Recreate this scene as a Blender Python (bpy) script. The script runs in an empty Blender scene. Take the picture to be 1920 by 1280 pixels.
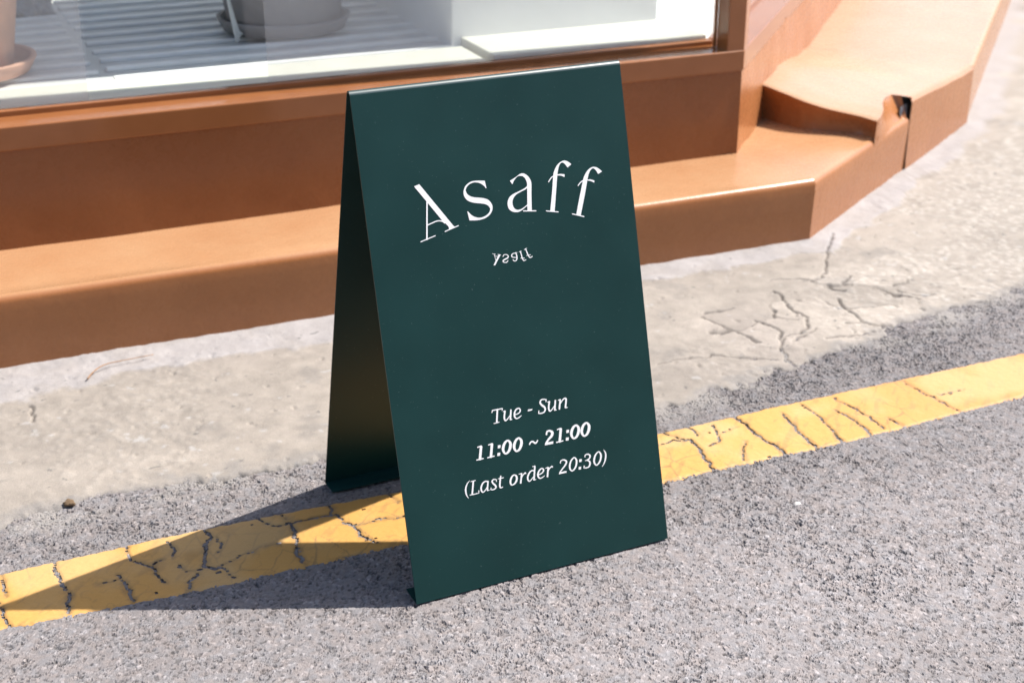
import bpy, bmesh, math, random
import numpy as np
from mathutils import Matrix, Vector

R = math.radians
random.seed(7)
rng = np.random.default_rng(11)
scene = bpy.context.scene
C = scene.collection

# ------------------------------------------------------------------ camera
cam = bpy.data.cameras.new('camera')
cam.sensor_width = 36.0
cam.lens = 52.91
cam.clip_start = 0.05
cam.clip_end = 2000
cam.dof.use_dof = True
cam.dof.focus_distance = 2.14
cam.dof.aperture_fstop = 6.3
cam_ob = bpy.data.objects.new('camera', cam)
fw = Vector((0.39823, 0.82449, -0.40208)).normalized()
rt = Vector((0.90066, -0.43451, 0.00070)); rt = (rt - fw * rt.dot(fw)).normalized()
up = rt.cross(fw)
cam_ob.matrix_world = Matrix(((rt.x, up.x, -fw.x, -0.9453), (rt.y, up.y, -fw.y, -2.0405),
                              (rt.z, up.z, -fw.z, 1.3061), (0, 0, 0, 1)))
C.objects.link(cam_ob)
scene.camera = cam_ob

# ------------------------------------------------------------------ sky and sun
SUN_EL, SUN_AZ = R(52.2), R(-5.6)          # azimuth measured from +X towards +Y
world = bpy.data.worlds.new('World'); scene.world = world; world.use_nodes = True
wn = world.node_tree.nodes; wn.clear()
sky = wn.new('ShaderNodeTexSky'); sky.sky_type = 'NISHITA'; sky.sun_disc = False
sky.sun_elevation = SUN_EL; sky.sun_rotation = R(90) - SUN_AZ
sky.altitude = 50; sky.air_density = 1.0; sky.dust_density = 1.5; sky.ozone_density = 1.0
bgn = wn.new('ShaderNodeBackground'); bgn.inputs['Strength'].default_value = 0.11
wo = wn.new('ShaderNodeOutputWorld')
world.node_tree.links.new(sky.outputs[0], bgn.inputs[0]); world.node_tree.links.new(bgn.outputs[0], wo.inputs[0])
sun = bpy.data.lights.new('sun', 'SUN'); sun.energy = 4.0; sun.angle = R(0.53); sun.color = (1.0, 0.955, 0.89)
sun_ob = bpy.data.objects.new('sun', sun)
sd = Vector((math.cos(SUN_EL) * math.cos(SUN_AZ), math.cos(SUN_EL) * math.sin(SUN_AZ), math.sin(SUN_EL)))
sun_ob.rotation_euler = sd.to_track_quat('Z', 'Y').to_euler(); sun_ob.location = sd * 8
C.objects.link(sun_ob)
scene.view_settings.view_transform = 'Standard'; scene.view_settings.look = 'None'
scene.view_settings.exposure = 1.15; scene.view_settings.gamma = 1.0
scene.view_settings.use_curve_mapping = False
scene.cycles.max_bounces = 8; scene.cycles.transparent_max_bounces = 12

# ------------------------------------------------------------------ measured data (metres; lettering in mm on the panel)
GLYPHS = [
('letter',[('P',[(-143.82,149.88,1),(-135.15,147.8,1),(-88.81,216.48,1),(-86.28,218.99,1),(-96.88,221.34,1),(-96.29,218.95,0),(-97.48,215.88,0),(-102.06,210.28,0),(-105.93,206.02,1),(-127.09,174.61,1)]),('S',[(-103.14,223.47,1.44),(-80.58,217.92,1.45)]),('S',[(-126.16,174.9,2.35),(-133.1,225.49,2.36),(-133.71,229.92,2.87)]),('S',[(-143.91,233.08,1.43),(-119.85,227.45,1.44)]),('S',[(-130.17,209.92,1.68),(-123.04,208.08,1.69),(-115.72,206.26,1.69),(-110.39,206.2,1.69),(-105.28,207.76,2.03),(-102.06,210.28,2.54)])]),
('letter',[('P',[(-28.58,156.53,1),(-27.26,168.07,1),(-28.42,168.12,1),(-30.63,164.46,0),(-35.46,160.31,0),(-41.24,157.66,0),(-47.25,156.86,0),(-53.55,158.26,0),(-58.55,161.43,0),(-61.39,165.58,0),(-61.19,169.8,0),(-58.7,173.98,0),(-54.53,176.99,0),(-48.7,179.19,0),(-41.25,180.77,0),(-33.81,182.63,0),(-27.27,185.64,0),(-22.88,190.47,0),(-20.8,196.4,0),(-21.69,201.92,0),(-25.08,207.09,0),(-29.8,210.66,0),(-36.33,213.26,0),(-44.16,214.26,0),(-51.81,214.01,0),(-61.44,212.7,1),(-63.18,198.91,1),(-62.16,198.7,1),(-60.09,201.45,0),(-56.09,205.87,0),(-51.15,209.04,0),(-45.25,210.86,0),(-39.08,210.75,0),(-32.65,208.85,0),(-27.55,205.33,0),(-25.33,201.41,0),(-25.79,197.82,0),(-28.41,194.28,0),(-32.71,191.79,0),(-39.37,189.81,0),(-46.11,188.45,0),(-53.47,186.24,0),(-59.9,182.91,0),(-64.16,177.77,0),(-65.82,171.96,0),(-64.93,166.5,0),(-61.91,160.98,0),(-57.25,157.42,0),(-51.59,155.03,0),(-45.42,154.59,0),(-37.85,155.24,0)])]),
('letter',[('P',[(13.1,162.17,1),(17.44,160.5,0),(24.96,157.31,0),(30.32,154.48,0),(34.71,153.64,0),(39.54,155.03,0),(44.68,159.57,0),(47.87,165.47,0),(48.76,171.4,0),(46.77,187.95,0),(44.32,212.58,1),(36.9,211.53,1),(38.89,193.35,0),(41.16,172.97,0),(41.11,167.81,0),(39.3,162.41,0),(36.19,158.78,0),(32.1,157.28,0),(27.83,157.17,0),(24.02,159.11,0),(19.95,163.07,0),(16.45,168.07,1)]),('P',[(41.51,173.02,1),(40.64,174.2,0),(36.75,176.58,0),(30.76,178.68,0),(23.33,180.9,0),(15.91,183.11,0),(9.79,186.46,0),(6.16,191.43,0),(4.8,196.39,0),(5.24,202.25,0),(7.85,206.81,0),(12.43,209.84,0),(17.95,211.26,0),(22.97,211.19,0),(28.22,209.34,0),(32.85,206.75,0),(38.12,203.73,1),(38.37,201.82,1),(33.1,204.84,0),(27.01,207.56,0),(21.23,208.04,0),(17.15,206.5,0),(14.37,203.2,0),(13.24,198.21,0),(13.67,193.75,0),(15.83,189.22,0),(19.91,185.26,0),(24.48,182.99,0),(31.96,180.45,0),(37.17,178.89,0),(41.02,176.83,1)]),('S',[(30.15,211.04,1.62),(51.23,213.87,1.63)])]),
('letter',[('P',[(75.62,217.97,1),(82.67,187.56,0),(87.51,163.81,0),(90.21,156.86,0),(95.2,149.8,0),(101.24,145.29,0),(107.89,143.29,0),(113.23,144.54,0),(118.31,147.87,0),(120.9,150.64,1),(113.77,154.78,1),(110.69,150.15,0),(107.46,146.73,0),(104.34,146.09,0),(101.39,147.75,0),(98.54,152.25,0),(96.01,159.24,0),(93.72,168.69,0),(87.93,196.42,0),(83.19,219.44,1)]),('S',[(69.08,216.48,1.54),(89.3,220.96,1.54)]),('P',[(94.43,163.09,1),(100.82,163.11,0),(107.49,164.63,1),(106.49,168.9,1),(101.36,166.03,0),(94.25,164.53,1)]),('S',[(78.49,172.53,1.53),(81.38,169.1,1.7),(84.47,166.26,1.7),(87.8,165.07,1.88)])]),
('letter',[('P',[(120.06,229.57,1),(128.1,206.01,0),(138.65,177.05,0),(141.18,171.65,0),(146.64,164.98,0),(152.73,160.85,0),(158.48,159.53,0),(164.81,161.17,0),(169.93,165.12,0),(173.43,168.62,1),(166.12,171.78,1),(163.24,166.31,0),(159.96,162.6,0),(156.8,161.78,0),(153.25,164.2,0),(150.46,167.94,0),(147.27,174.91,0),(138.38,201.66,0),(127.65,231.88,1)]),('S',[(113.49,227.41,1.56),(133.27,234.5,1.56)]),('P',[(145.5,177.96,1),(151.5,178.34,0),(158.18,180.86,1),(157.47,184.31,1),(152.08,181.13,0),(145.36,179.09,1)]),('S',[(128.66,185.16,1.38),(132.03,181.92,1.73),(135.56,179.52,1.73),(138.96,178.32,1.9)])]),
('letter',[('P',[(-30.52,286.29,1),(-27.89,286.96,1),(-16.75,272.08,1),(-19.74,271.1,1)]),('S',[(-27.41,269.15,0.86),(-25.91,279.23,0.97)]),('S',[(-30.15,268.48,0.75),(-25.01,270.29,0.75)]),('S',[(-21.41,270.85,0.75),(-16.5,272.37,0.75)]),('S',[(-26.77,272.87,0.86),(-22.08,273.85,0.86)])]),
('letter',[('S',[(-12.94,275.51,1.61),(-11.21,273.18,1.29),(-7.25,273.37,1.4),(-4.4,275.52,1.73),(-5.04,278.29,2.16),(-9.25,279.98,2.37),(-12.84,281.25,2.15),(-13.77,283.18,1.83),(-11.62,284.97,1.4),(-7.93,285.12,1.51),(-5.53,282.89,1.4)])]),
('letter',[('S',[(9.09,272.9,1.84),(10.14,278.01,2.17),(9.82,282.66,2.06),(7.49,285.17,1.62),(4.4,284.69,1.51),(3.2,282.94,1.41)]),('S',[(9.27,273.71,1.19),(5.31,273.37,1.41),(1.92,275.19,1.94),(1.87,277.79,1.94),(4.51,279.49,1.51),(8.97,280.44,1.19)]),('S',[(6.46,273.28,0.86),(11.35,273.09,0.87)])]),
('letter',[('S',[(17.19,272.31,1.84),(18.22,277.69,1.95),(19.18,283.58,1.85),(21.31,287.15,1.52),(24.88,286.29,1.41)]),('S',[(14.84,272.73,0.87),(18.81,271.77,0.87)]),('S',[(16.43,282.63,1.09),(22.84,283.36,1.09)])]),
('letter',[('S',[(26.46,269.54,1.85),(28.06,275.01,1.96),(29.73,279.97,1.85),(32.1,284.0,1.63),(36.3,282.81,1.53)]),('S',[(24.04,270.48,0.87),(28.57,268.82,0.87)]),('S',[(27.12,280.09,1.09),(33.68,279.79,1.09)])]),
('letter',[('S',[(-61.1,509.44,1.95),(-44.2,509.7,1.96)]),('S',[(-62.36,512.41,1.65),(-61.13,509.66,1.8)]),('S',[(-44.97,512.63,1.66),(-43.96,509.75,1.65)]),('S',[(-52.74,509.85,3.15),(-56.25,529.34,3.16)]),('S',[(-61.1,530.27,1.5),(-52.37,529.9,1.5)])]),
('letter',[('S',[(-43.14,514.91,1.51),(-40.21,514.31,1.96)]),('S',[(-40.27,514.74,3.01),(-42.23,521.85,3.16),(-42.65,526.92,3.17),(-41.1,529.59,2.56),(-37.91,528.24,1.96),(-32.9,523.34,1.51)]),('S',[(-30.0,515.08,3.02),(-32.72,529.28,3.17)]),('S',[(-32.96,529.89,1.97),(-30.02,529.89,1.36)])]),
('letter',[('S',[(-23.8,523.68,1.82),(-17.25,522.4,1.97),(-14.29,519.3,2.58),(-15.17,515.58,2.27),(-18.67,514.89,2.42),(-22.57,517.29,2.88),(-24.82,522.37,3.33),(-24.7,527.56,3.03),(-21.85,530.13,2.27),(-17.34,529.26,1.97),(-13.55,527.13,1.37)])]),
('dash',[('P',[(-1.1,520.06,1),(6.68,520.26,1),(5.98,522.57,1),(-1.44,522.73,1)])]),
('letter',[('S',[(31.54,513.49,1.99),(32.27,510.29,1.99)]),('S',[(32.19,510.27,1.84),(27.1,508.91,2.14),(22.95,509.73,2.6),(21.28,513.34,3.21),(23.57,517.5,3.68),(27.55,521.26,3.68),(28.62,525.56,3.22),(26.53,529.24,2.61),(21.13,530.25,2.15),(16.38,529.46,1.68)]),('S',[(17.43,525.73,1.84),(16.59,529.13,1.84)])]),
('letter',[('S',[(34.45,514.88,1.54),(37.45,514.27,2.0)]),('S',[(37.39,514.71,3.07),(35.42,521.91,3.23),(35.01,527.05,3.23),(36.62,529.75,2.62),(39.89,528.38,2.0),(45.0,523.42,1.54)]),('S',[(47.93,515.05,3.08),(45.21,529.44,3.24)]),('S',[(44.97,530.06,2.0),(47.99,530.06,1.39)])]),
('letter',[('S',[(53.11,515.46,1.54),(56.28,514.96,2.01)]),('S',[(56.55,515.39,3.09),(53.4,529.33,3.24)]),('S',[(55.03,522.93,1.54),(60.29,516.86,2.01),(64.66,514.73,2.63),(66.81,515.89,3.1),(66.51,519.57,3.25),(64.28,528.86,3.25)]),('S',[(64.15,529.88,2.01),(67.68,529.91,1.4)])]),
('digit',[('S',[(-93.23,561.79,1.87),(-87.69,561.1,2.71)]),('S',[(-87.4,562.18,4.8),(-91.62,580.77,4.8)]),('S',[(-97.14,581.34,2.08),(-86.21,581.2,2.09)])]),
('digit',[('S',[(-74.57,561.89,1.88),(-69.0,561.2,2.72)]),('S',[(-68.7,562.28,4.82),(-72.92,580.93,4.82)]),('S',[(-78.48,581.51,2.09),(-67.48,581.36,2.1)])]),
('colon',[('P',[(-58.94,565.86,1),(-54.33,565.99,1),(-55.15,570.56,1),(-59.79,570.62,1)]),('P',[(-61.38,577.7,1),(-56.34,577.94,1),(-57.51,582.65,1),(-62.23,582.47,1)])]),
('digit',[('S',[(-40.74,561.91,3.38),(-37.55,567.21,5.07),(-39.01,574.14,5.28),(-43.11,580.0,4.23),(-48.26,581.29,3.17),(-50.97,575.77,4.85),(-50.07,569.77,5.27),(-45.95,563.61,4.43),(-40.74,561.91,3.38)])]),
('digit',[('S',[(-21.62,561.93,3.39),(-18.41,567.25,5.1),(-19.87,574.2,5.31),(-23.98,580.08,4.25),(-29.17,581.38,3.18),(-31.9,575.83,4.87),(-31.0,569.81,5.29),(-26.86,563.64,4.45),(-21.62,561.93,3.39)])]),
('tilde',[('S',[(-5.11,575.3,2.56),(-2.49,572.41,2.77),(0.93,572.08,3.2),(3.93,574.99,3.21),(6.72,575.16,2.99),(9.36,572.16,2.35)])]),
('digit',[('S',[(26.06,565.39,3.44),(27.7,561.45,3.22),(32.29,561.03,3.44),(36.36,564.79,5.17),(34.61,569.65,4.95),(28.29,574.62,3.87),(23.09,579.8,3.01)]),('P',[(20.72,582.44,1),(22.7,578.47,1),(36.61,578.95,1),(35.67,582.83,1)])]),
('digit',[('S',[(45.73,561.89,1.94),(51.53,561.19,2.81)]),('S',[(51.84,562.3,4.97),(47.61,581.33,4.97)]),('S',[(41.83,581.91,2.16),(53.28,581.77,2.17)])]),
('colon',[('P',[(61.59,565.85,1),(66.39,565.99,1),(65.58,570.65,1),(60.75,570.72,1)]),('P',[(59.15,577.94,1),(64.4,578.18,1),(63.23,582.99,1),(58.31,582.81,1)])]),
('digit',[('S',[(80.04,561.83,3.48),(83.41,567.25,5.23),(81.95,574.32,5.45),(77.74,580.3,4.36),(72.38,581.61,3.26),(69.51,575.98,5.0),(70.4,569.85,5.43),(74.64,563.57,4.56),(80.04,561.83,3.48)])]),
('digit',[('S',[(98.82,561.63,3.5),(102.22,567.06,5.25),(100.76,574.15,5.47),(96.53,580.15,4.38),(91.14,581.47,3.28),(88.24,575.81,5.02),(89.12,569.67,5.45),(93.38,563.37,4.58),(98.82,561.63,3.5)])]),
('parenthesis',[('S',[(-113.51,611.06,0.79),(-117.82,615.17,1.97),(-120.99,620.95,2.89),(-121.83,627.24,2.89),(-120.93,633.28,1.97),(-118.67,637.87,0.79)])]),
('letter',[('S',[(-107.29,613.27,3.03),(-111.6,632.76,3.03)]),('S',[(-111.22,612.93,1.31),(-103.66,612.83,1.32)]),('S',[(-115.5,633.64,1.45),(-107.98,633.89,1.71),(-100.51,633.67,1.45)]),('S',[(-100.0,629.81,1.58),(-100.37,633.63,1.45)])]),
('letter',[('S',[(-83.89,618.72,2.38),(-87.23,617.85,2.25),(-91.61,619.63,2.64),(-95.33,625.31,3.04),(-95.71,630.76,2.91),(-93.83,633.78,2.25),(-90.6,632.87,1.85),(-85.39,627.5,1.46)]),('S',[(-82.86,618.81,2.65),(-85.64,632.01,3.05)]),('S',[(-85.78,633.03,1.72),(-82.18,633.04,1.06)])]),
('letter',[('S',[(-68.91,621.99,1.6),(-68.49,619.34,1.46),(-72.68,617.91,2.12),(-75.92,619.81,2.65),(-75.12,623.24,3.05),(-71.82,627.23,3.19),(-70.44,630.48,2.79),(-72.58,632.95,2.26),(-76.84,633.64,1.86),(-80.04,632.6,1.33)]),('S',[(-79.03,630.21,1.59),(-79.75,632.54,1.33)])]),
('letter',[('S',[(-60.53,615.46,2.53),(-62.61,623.37,3.06),(-63.95,630.93,3.06),(-62.41,633.56,2.13),(-59.06,633.05,1.33)]),('S',[(-64.97,618.54,1.33),(-56.19,618.63,1.47)])]),
('letter',[('S',[(-37.09,618.33,2.14),(-33.67,621.83,3.49),(-34.42,627.57,3.62),(-38.16,632.01,2.95),(-43.27,633.38,2.14),(-45.26,629.8,3.35),(-44.17,624.13,3.61),(-40.77,619.63,2.94),(-37.09,618.33,2.14)])]),
('letter',[('S',[(-28.99,618.84,1.34),(-24.44,618.58,1.75)]),('S',[(-24.53,619.34,2.82),(-27.89,633.28,3.23)]),('S',[(-26.16,626.42,1.34),(-21.98,621.41,1.88),(-18.28,619.12,2.56),(-17.56,620.07,2.15)])]),
('letter',[('S',[(-3.53,618.62,2.3),(-6.65,618.01,2.29),(-10.45,619.96,2.83),(-14.34,625.37,3.1),(-15.01,630.5,2.97),(-13.27,633.58,2.29),(-9.98,632.79,1.89),(-4.75,628.12,1.35)]),('S',[(-0.39,612.44,2.84),(-4.54,633.11,3.11)]),('S',[(-4.59,611.87,1.21),(-0.86,611.62,1.76)]),('S',[(-4.76,633.73,1.76),(-1.18,633.58,1.08)])]),
('letter',[('S',[(4.83,627.0,1.9),(9.98,625.8,2.03),(13.59,622.75,2.44),(13.61,619.78,2.44),(10.95,618.21,2.3),(7.16,619.91,2.71),(3.73,624.45,3.25),(3.15,628.95,3.12),(5.49,632.96,2.31),(9.79,632.91,1.9),(14.33,630.98,1.22)])]),
('letter',[('S',[(17.97,619.26,1.36),(22.35,618.68,1.77)]),('S',[(22.28,619.2,2.99),(19.44,633.02,3.27)]),('S',[(20.78,626.49,1.36),(24.56,621.01,1.91),(28.8,618.74,2.45),(29.82,619.76,2.18)])]),
('digit',[('S',[(44.6,616.35,2.19),(45.46,613.55,1.91),(49.81,612.35,2.19),(54.58,614.69,3.01),(55.0,618.24,3.15),(51.39,622.79,2.74),(45.72,627.55,2.33),(41.19,631.9,1.92)]),('P',[(39.29,633.81,1),(40.96,630.85,1),(54.07,631.48,1),(53.22,634.17,1)])]),
('digit',[('S',[(69.72,612.72,2.2),(73.04,617.09,3.3),(72.85,622.71,3.44),(69.82,629.41,3.17),(63.83,633.59,2.2),(60.36,629.37,3.16),(60.6,623.43,3.43),(63.76,616.78,3.02),(69.72,612.72,2.2)])]),
('colon',[('P',[(78.6,617.6,1),(82.96,617.86,1),(82.06,622.14,1),(77.53,622.05,1)]),('P',[(75.99,629.73,1),(80.35,630.0,1),(79.68,634.2,1),(75.11,633.89,1)])]),
('digit',[('S',[(89.11,615.49,2.21),(90.19,612.71,1.93),(94.98,612.52,2.21),(98.26,615.75,3.05),(96.66,619.76,2.63),(91.64,621.71,1.94),(88.69,621.82,1.24)]),('S',[(91.65,621.64,1.8),(96.05,624.65,2.91),(96.6,629.13,3.19),(93.9,633.11,2.63),(88.66,633.92,2.08),(84.74,632.95,1.52)]),('S',[(85.96,630.2,2.07),(84.89,632.98,1.66)])]),
('digit',[('S',[(114.14,612.53,2.22),(117.52,616.93,3.34),(117.34,622.6,3.48),(114.29,629.34,3.2),(108.23,633.56,2.23),(104.69,629.31,3.2),(104.91,623.32,3.47),(108.1,616.62,3.06),(114.14,612.53,2.22)])]),
('parenthesis',[('S',[(123.55,611.22,0.84),(126.23,616.62,2.51),(126.23,622.67,3.07),(124.34,629.0,2.79),(121.53,633.78,1.95),(117.81,638.1,0.84)])])]
LINE_CRACKS = [(2,[(-0.7872,0.1641),(-0.7881,0.1358),(-0.7926,0.1167),(-0.7903,0.0878)]),
(4,[(-0.8025,0.0732),(-0.8031,0.0466),(-0.8023,0.0199),(-0.7979,-0.0049)]),
(4.5,[(-0.7066,0.1584),(-0.71,0.1197),(-0.7034,0.0808),(-0.7,0.0443),(-0.7082,0.0278),(-0.7088,-0.0021)]),
(2.6,[(-0.5916,0.1598),(-0.5944,0.1231),(-0.595,0.1121),(-0.5804,0.0976),(-0.5649,0.0717),(-0.5656,0.0466),(-0.5599,0.0188)]),
(2.4,[(-0.5649,0.0717),(-0.5577,0.0867),(-0.5496,0.0903)]),
(3,[(-0.6175,0.0752),(-0.6201,0.0549),(-0.6163,0.0249),(-0.6156,-0.01)]),
(1,[(-0.6203,0.0622),(-0.6383,0.0601),(-0.6561,0.058)]),
(2.6,[(-0.5231,0.1385),(-0.5217,0.1146),(-0.5285,0.0876)]),
(5,[(-0.458,0.1506),(-0.458,0.1228),(-0.4712,0.1019),(-0.4804,0.0682),(-0.4892,0.0426),(-0.4806,0.0275),(-0.4766,0.0219)]),
(2.6,[(-0.4901,0.0394),(-0.5098,0.0197),(-0.5243,0.0053),(-0.5292,-0.0135)]),
(2.4,[(-0.4758,0.0251),(-0.4629,0.019),(-0.4574,-0.0127)]),
(2.2,[(-0.4464,0.1172),(-0.4472,0.0942),(-0.4581,0.0688)]),
(1.8,[(-0.3683,0.1479),(-0.3602,0.1236),(-0.3421,0.1068)]),
(1.2,[(-0.3336,0.1519),(-0.3263,0.1195)]),
(3,[(-0.3376,0.1087),(-0.3151,0.106),(-0.2798,0.1053),(-0.2556,0.1061),(-0.2424,0.1039)]),
(3.4,[(-0.2417,0.1456),(-0.2459,0.1223),(-0.2522,0.1044)]),
(4,[(-0.323,0.1057),(-0.3282,0.0721),(-0.336,0.0368),(-0.3436,0.0023),(-0.3452,-0.0193)]),
(3,[(-0.2424,0.1039),(-0.2406,0.0701),(-0.2312,0.0414),(-0.2279,0.0081),(-0.2163,-0.013)]),
(1,[(-0.2308,0.0533),(-0.1858,0.056),(-0.1379,0.0437)]),
(1,[(-0.4693,0.022),(-0.4299,0.0439),(-0.3805,0.0582),(-0.3586,0.0554)]),
(1,[(-0.5279,0.0612),(-0.5168,0.034),(-0.4991,0.0327)]),
(1,[(-0.1372,0.1386),(-0.1341,0.0939)]),
(1.6,[(0.3827,0.083),(0.4189,0.0839),(0.4489,0.0741)]),
(1.6,[(0.4172,0.122),(0.429,0.093),(0.4489,0.0741)]),
(2.4,[(0.473,0.1237),(0.4727,0.1048),(0.4701,0.0825)]),
(4,[(0.4489,0.0741),(0.4407,0.0324),(0.4315,-0.0032),(0.4216,-0.0461)]),
(2,[(0.5178,0.107),(0.5079,0.0737),(0.4913,0.0445),(0.4628,0.0354)]),
(1.4,[(0.5056,0.0701),(0.5537,0.0801)]),
(1.8,[(0.5346,0.0237),(0.5098,-0.0053),(0.4914,-0.0408)]),
(5,[(0.5734,0.124),(0.5765,0.0932),(0.5723,0.0522),(0.5729,0.0191),(0.577,-0.0151),(0.5717,-0.0618)]),
(3,[(0.669,0.0928),(0.6601,0.053),(0.6506,0.0098),(0.6445,-0.0246),(0.6399,-0.0661)]),
(2,[(0.722,0.1126),(0.7257,0.0805),(0.7249,0.0462),(0.7136,-0.0016),(0.6967,-0.0589)]),
(3,[(0.7692,0.0596),(0.7798,0.0346),(0.7757,-0.0026),(0.7717,-0.0391),(0.7671,-0.0604)]),
(1.6,[(0.8029,0.1046),(0.8005,0.0749),(0.811,0.0496),(0.8101,0.0101),(0.8054,-0.0457)]),
(1.6,[(0.8403,-0.0142),(0.8463,-0.0558)]),
(1.6,[(0.974,0.1072),(0.9795,0.0196),(0.9832,-0.0483)]),
(1.6,[(0.9963,0.0272),(1.0568,0.0244)])]
CONCRETE_CRACKS = [(2,[(1.0558,0.689),(1.0905,0.6798),(1.1301,0.6607),(1.1441,0.6392),(1.1799,0.6472)]),
(2,[(1.0266,0.6303),(1.0039,0.5571),(0.992,0.5085),(0.9881,0.464),(0.9651,0.417),(0.9327,0.3948),(0.9011,0.4038),(0.86,0.3683),(0.8411,0.3414),(0.8232,0.2973),(0.8216,0.2694)]),
(7,[(1.1465,0.5942),(1.1536,0.5721),(1.1715,0.5607)]),
(2.4,[(1.1251,0.5265),(1.1074,0.48),(1.0984,0.4307),(1.0897,0.3827),(1.1033,0.357)]),
(3,[(0.9602,0.3506),(1.0031,0.3423),(1.0463,0.334),(1.0893,0.3321),(1.118,0.3119)]),
(1.6,[(0.8788,0.497),(0.8909,0.459),(0.8948,0.4255),(0.86,0.3683)]),
(1.5,[(0.5709,0.39),(0.6347,0.3879),(0.6899,0.3788),(0.7309,0.3475),(0.7776,0.325),(0.8096,0.3039)]),
(2.5,[(1.251,0.5368),(1.2568,0.4842),(1.2827,0.4647),(1.296,0.4374)]),
(2,[(1.3815,0.8846),(1.287,0.7792),(1.2051,0.6773),(1.1738,0.6471)]),
(2,[(-0.6461,0.7625),(-0.6444,0.7294),(-0.6544,0.6801)])]
# ------------------------------------------------------------------ helpers
def tag(o, label=None, cat=None, group=None, kind=None):
    if label: o['label'] = label
    if cat: o['category'] = cat
    if group: o['group'] = group
    if kind: o['kind'] = kind
    return o
def link(name, me, mat=None, parent=None):
    o = bpy.data.objects.new(name, me); C.objects.link(o)
    if mat is not None and me is not None and not me.materials: me.materials.append(mat)
    if parent is not None: o.parent = parent; o.matrix_parent_inverse = parent.matrix_world.inverted()
    return o
def empty(name, loc=(0, 0, 0)):
    o = bpy.data.objects.new(name, None); o.location = loc; o.empty_display_size = .1
    C.objects.link(o); o.matrix_world = Matrix.Translation(loc); return o
def pymesh(name, v, f, smooth=False):
    me = bpy.data.meshes.new(name); me.from_pydata([tuple(map(float, p)) for p in v], [], f); me.update()
    if smooth: me.polygons.foreach_set('use_smooth', [True] * len(me.polygons))
    return me
def gridmesh(name, V, keep=None, tone=None, smooth=True):
    """V: (ny, nx, 3) vertex array; keep: (ny-1, nx-1) faces to keep; tone: (ny, nx, 3) pigment colour"""
    ny, nx, _ = V.shape
    idx = np.arange(ny * nx).reshape(ny, nx)
    q = np.stack([idx[:-1, :-1], idx[:-1, 1:], idx[1:, 1:], idx[1:, :-1]], -1)
    q = q.reshape(-1, 4) if keep is None else q[keep]
    used = np.zeros(ny * nx, bool); used[q.ravel()] = True
    remap = np.cumsum(used) - 1
    q = remap[q]; v = V.reshape(-1, 3)[used]
    me = bpy.data.meshes.new(name)
    me.vertices.add(len(v)); me.vertices.foreach_set('co', v.astype(np.float32).ravel())
    me.loops.add(q.size); me.loops.foreach_set('vertex_index', q.astype(np.int32).ravel())
    me.polygons.add(len(q)); me.polygons.foreach_set('loop_start', np.arange(0, q.size, 4, dtype=np.int32))
    me.polygons.foreach_set('use_smooth', np.full(len(q), smooth))
    if tone is not None:
        at = me.attributes.new('tone', 'FLOAT_COLOR', 'POINT')
        t = np.ones((len(v), 4), np.float32); t[:, :3] = tone.reshape(-1, 3)[used]
        at.data.foreach_set('color', t.ravel())
    me.update(calc_edges=True); me.validate()
    return me
def box(name, x0, x1, y0, y1, z0, z1, mat, parent=None, bevel=0.0, rot=0.0, piv=(0, 0)):
    bm = bmesh.new(); bmesh.ops.create_cube(bm, size=1)
    for v in bm.verts:
        v.co = Vector(((x0 + x1) / 2 + v.co.x * (x1 - x0), (y0 + y1) / 2 + v.co.y * (y1 - y0), (z0 + z1) / 2 + v.co.z * (z1 - z0)))
    if rot: bmesh.ops.rotate(bm, verts=bm.verts, cent=(piv[0], piv[1], 0), matrix=Matrix.Rotation(rot, 3, 'Z'))
    if bevel: bmesh.ops.bevel(bm, geom=bm.edges[:], offset=bevel, segments=2, profile=.5, affect='EDGES')
    me = bpy.data.meshes.new(name); bm.to_mesh(me); bm.free()
    return link(name, me, mat, parent)
def prism(name, pts, z0, z1, mat, parent=None, bevel=0.0):
    bm = bmesh.new()
    vs = [bm.verts.new((p[0], p[1], z0)) for p in pts]
    f = bm.faces.new(vs); r = bmesh.ops.extrude_face_region(bm, geom=[f])
    bmesh.ops.translate(bm, verts=[e for e in r['geom'] if isinstance(e, bmesh.types.BMVert)], vec=(0, 0, z1 - z0))
    bmesh.ops.recalc_face_normals(bm, faces=bm.faces)
    if bevel: bmesh.ops.bevel(bm, geom=bm.edges[:], offset=bevel, segments=2, profile=.5, affect='EDGES')
    me = bpy.data.meshes.new(name); bm.to_mesh(me); bm.free()
    return link(name, me, mat, parent)
def lathe(name, prof, mat, parent=None, loc=(0, 0, 0), n=72):
    v, f = [], []
    for k in range(n):
        a = 2 * math.pi * k / n
        for r, z in prof: v.append((loc[0] + r * math.cos(a), loc[1] + r * math.sin(a), loc[2] + z))
    m = len(prof)
    for k in range(n):
        for j in range(m - 1):
            f.append((k * m + j, ((k + 1) % n) * m + j, ((k + 1) % n) * m + j + 1, k * m + j + 1))
    return link(name, pymesh(name, v, f, True), mat, parent)
def tube(name, pts, radii, mat, parent=None, n=8):
    v, f = [], []; pts = [Vector(p) for p in pts]
    for i, p in enumerate(pts):
        t = (pts[min(i + 1, len(pts) - 1)] - pts[max(i - 1, 0)]).normalized()
        a = t.orthogonal().normalized(); b = t.cross(a)
        for k in range(n):
            an = 2 * math.pi * k / n; v.append(p + (a * math.cos(an) + b * math.sin(an)) * radii[i])
    for i in range(len(pts) - 1):
        for k in range(n): f.append((i * n + k, i * n + (k + 1) % n, (i + 1) * n + (k + 1) % n, (i + 1) * n + k))
    f.append(tuple(range(n))[::-1]); f.append(tuple((len(pts) - 1) * n + k for k in range(n)))
    return link(name, pymesh(name, v, f, True), mat, parent)

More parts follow.
